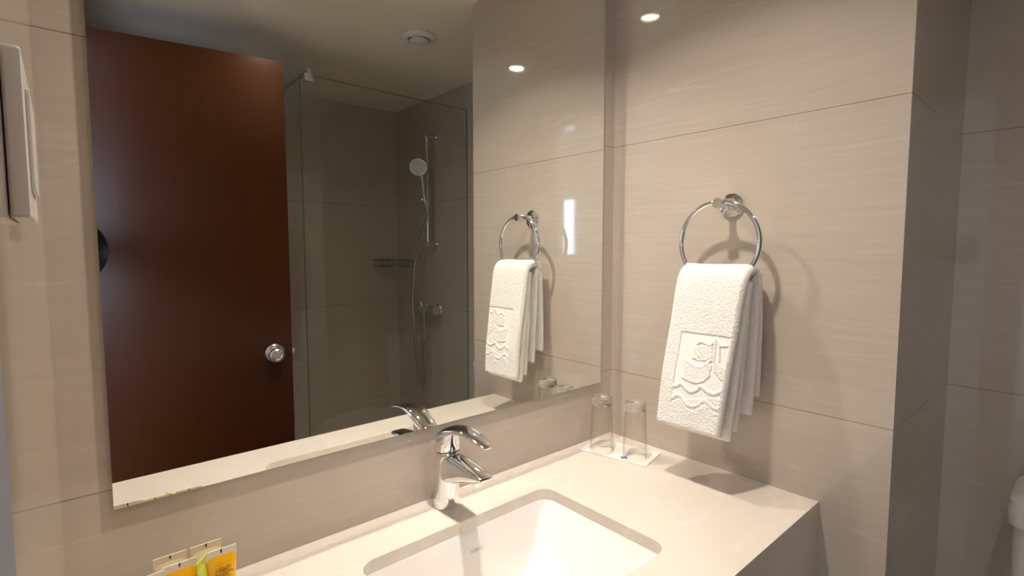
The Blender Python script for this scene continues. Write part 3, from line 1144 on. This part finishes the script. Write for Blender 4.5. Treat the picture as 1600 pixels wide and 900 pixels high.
for z, r, rr in ((bz1, br_, 0.0034), (bz0, br_ - 0.006, 0.0026)):
    pts = arc(z, r) + [Vector((cx0 - 0.004, cy0 + 0.004, z))]
    tube(bm, pts, rr, 8, closed=True)
for i in range(15):
    a = pi / 2 * i / 14
    tube(bm, [(cx0 - br_ * cos(a), cy0 + br_ * sin(a), bz1), (cx0 - (br_ - .006) * cos(a), cy0 + (br_ - .006) * sin(a), bz0)], 0.0021, 6)
for i in range(1, 9):
    q = i / 9 * (br_ - 0.01)
    tube(bm, [(cx0 - q, cy0 + 0.004, bz0), (cx0 - q, cy0 + sqrt(max(0, (br_ - .006) ** 2 - q * q)), bz0)], 0.0014, 6)
    tube(bm, [(cx0 - q, cy0 + 0.004, bz0), (cx0 - q, cy0 + 0.004, bz1)], 0.0014, 6)
bk = obj('soap_basket', bm, M['dark_chrome'], None, True)
tag(bk, 'chrome wire soap basket fixed in the far shower corner, seen in the mirror', 'basket')

# ------------------------------------------------------------------ ceiling vent and downlights
vn = thing('ceiling_vent', 'round white disc-valve extractor vent on the ceiling, seen in the mirror', 'vent', (0.004, -1.005, H))
bm = B()
n = 48
prof = [(0.069, 0.0005), (0.0695, 0.004), (0.0665, 0.008), (0.052, 0.016), (0.0475, 0.0165), (0.044, 0.012), (0.043, 0.0005)]
o_ = Vector((0.004, -1.005, H))
rings = [[o_ + Vector((r * cos(2 * pi * i / n), r * sin(2 * pi * i / n), -h_)) for i in range(n)] for r, h_ in prof]
loft(bm, rings, cap=False)
child('outer_ring', bm, M['plastic'], vn, smooth=True)
child('throat', lathe(B(), [(0.0, 0.0004), (0.043, 0.0004), (0.043, 0.0012), (0.0, 0.0012)], o_, (0, 0, -1), 40), M['black'], vn)
child('valve_disc', lathe(B(), [(0.0, 0.0014), (0.012, 0.0014), (0.012, 0.010), (0.036, 0.011), (0.0385, 0.015), (0.0375, 0.020), (0.030, 0.0225), (0.0, 0.0235)], o_, (0, 0, -1), 40), M['plastic'], vn, smooth=True)

for i, (lx, ly) in enumerate(LAMPS):
    lb = ('round recessed ceiling downlight above the washbasin', 'round recessed ceiling downlight in front of the open door')[i]
    dl = thing('ceiling_downlight', lb, 'ceiling light', (lx, ly, H), 'recessed ceiling downlights')
    bm = B()
    o_ = Vector((lx, ly, H))
    rings = [[o_ + Vector((r * cos(2 * pi * q / n), r * sin(2 * pi * q / n), -h_)) for q in range(n)] for r, h_ in [(0.045, 0.0005), (0.0455, 0.003), (0.043, 0.0055), (0.034, 0.0050), (0.031, 0.0005)]]
    loft(bm, rings, cap=False)
    child('trim_ring', bm, M['plastic'], dl, smooth=True)
    child('lamp_lens', lathe(B(), [(0.0, 0.0004), (0.0305, 0.0004), (0.0305, 0.0014), (0.0, 0.0014)], o_, (0, 0, -1), 40), M['glow'], dl)
    ar = area('downlight_beam', (lx, ly, H - 0.0060), (0, 0, 0), LAMP_R * 2, 0, LAMP_P[i], LAMP_COL, 'DISK', radians((118, 150)[i]))

# ------------------------------------------------------------------ toilet in the recess
TX = XC - 0.0015
tl = thing('toilet', 'white close-coupled toilet standing in the recess against the tiled wall', 'toilet', (0.2, -0.96, 0))
ty0, ty1, tz = -1.058, -0.778, 0.842
bm = B()
rings = []
for z, ins in ((0.40, 0.020), (0.42, 0.010), (0.60, 0.006), (tz - 0.063, 0.004)):
    rings.append(rrect(0.300 + ins, TX, ty0 + ins, ty1 - ins, 0.028, z, 6))
loft(bm, rings)
tk = child('cistern', bm, M['ceramic'], tl, smooth=True)
bm = B()
rings = []
for z, ins in ((tz - 0.0625, 0.003), (tz - 0.060, -0.004), (tz - 0.030, -0.006), (tz - 0.010, -0.002), (tz - 0.002, 0.008), (tz, 0.022)):
    rings.append(rrect(0.300 + ins, TX, ty0 + ins, ty1 - ins, 0.030, z, 6))
loft(bm, rings)
ld = child('cistern_lid', bm, M['ceramic'], tl, smooth=True)
child('flush_button', lathe(B(), [(0, 0), (0.022, 0), (0.022, 0.004), (0.019, 0.006), (0, 0.006)], (0.40, -0.965, tz), (0, 0, 1), 28), M['chrome'], tl, smooth=True)


def egg(cx, cy, rx, ry, z, n=36):
    return [Vector((cx + rx * cos(a) * (1.0 if cos(a) > 0 else 1.12), cy + ry * sin(a), z)) for a in [2 * pi * i / n for i in range(n)]]


bm = B()
loft(bm, [egg(0.20, -0.965, 0.17, 0.10, 0.001), egg(0.20, -0.965, 0.16, 0.095, 0.08), egg(0.16, -0.965, 0.17, 0.12, 0.22), egg(0.115, -0.965, 0.20, 0.165, 0.34), egg(0.10, -0.965, 0.215, 0.180, 0.395), egg(0.10, -0.965, 0.19, 0.155, 0.3955), egg(0.10, -0.965, 0.15, 0.12, 0.36), egg(0.11, -0.965, 0.09, 0.07, 0.28)])
child('pan', bm, M['ceramic'], tl, smooth=True)
bm = B()
loft(bm, [egg(0.085, -0.965, 0.205, 0.185, 0.397), egg(0.085, -0.965, 0.210, 0.188, 0.405), egg(0.085, -0.965, 0.205, 0.184, 0.425), egg(0.085, -0.965, 0.17, 0.15, 0.432)])
child('seat_cover', bm, M['plastic'], tl, smooth=True)

# ------------------------------------------------------------------ the photographer's camera, its hood showing in the mirror
pc = thing('photo_camera', 'black camera with petal lens hood, reflected at the left edge of the mirror', 'camera', tuple(CAM))
bm = B()
n = 72
RH = 0.070


def lenh(a):
    return 0.0590 + 0.006 * abs(sin(a)) ** 6


def hp_(a, r, d):
    return CAM + rt * (r * cos(a)) + up * (r * sin(a)) + fw * d


outer_f = [hp_(2 * pi * i / n, RH + 0.001, lenh(2 * pi * i / n)) for i in range(n)]
outer_b = [hp_(2 * pi * i / n, 0.052, -0.010) for i in range(n)]
inner_b = [hp_(2 * pi * i / n, 0.050, -0.008) for i in range(n)]
inner_f = [hp_(2 * pi * i / n, RH - 0.001, lenh(2 * pi * i / n)) for i in range(n)]
loft(bm, [outer_b, outer_f, inner_f, inner_b], cap=False)
child('lens_hood', bm, M['black'], pc, smooth=True)
bm = B()
lathe(bm, [(0.0, -0.012), (0.0515, -0.012), (0.0515, -0.050), (0.044, -0.056), (0.042, -0.115), (0.0, -0.115)], CAM, fw, 48)
child('lens_barrel', bm, M['black'], pc, smooth=True)
mtx = Matrix(((rt.x, up.x, -fw.x, CAM.x), (rt.y, up.y, -fw.y, CAM.y), (rt.z, up.z, -fw.z, CAM.z), (0, 0, 0, 1)))
bm = B()
box(bm, -0.075, 0.055, -0.052, 0.045, 0.1152, 0.175, bevel=0.008, matrix=mtx)
box(bm, -0.025, 0.025, 0.0452, 0.070, 0.1165, 0.165, bevel=0.006, matrix=mtx)
child('camera_body', bm, M['black'], pc, smooth=True)
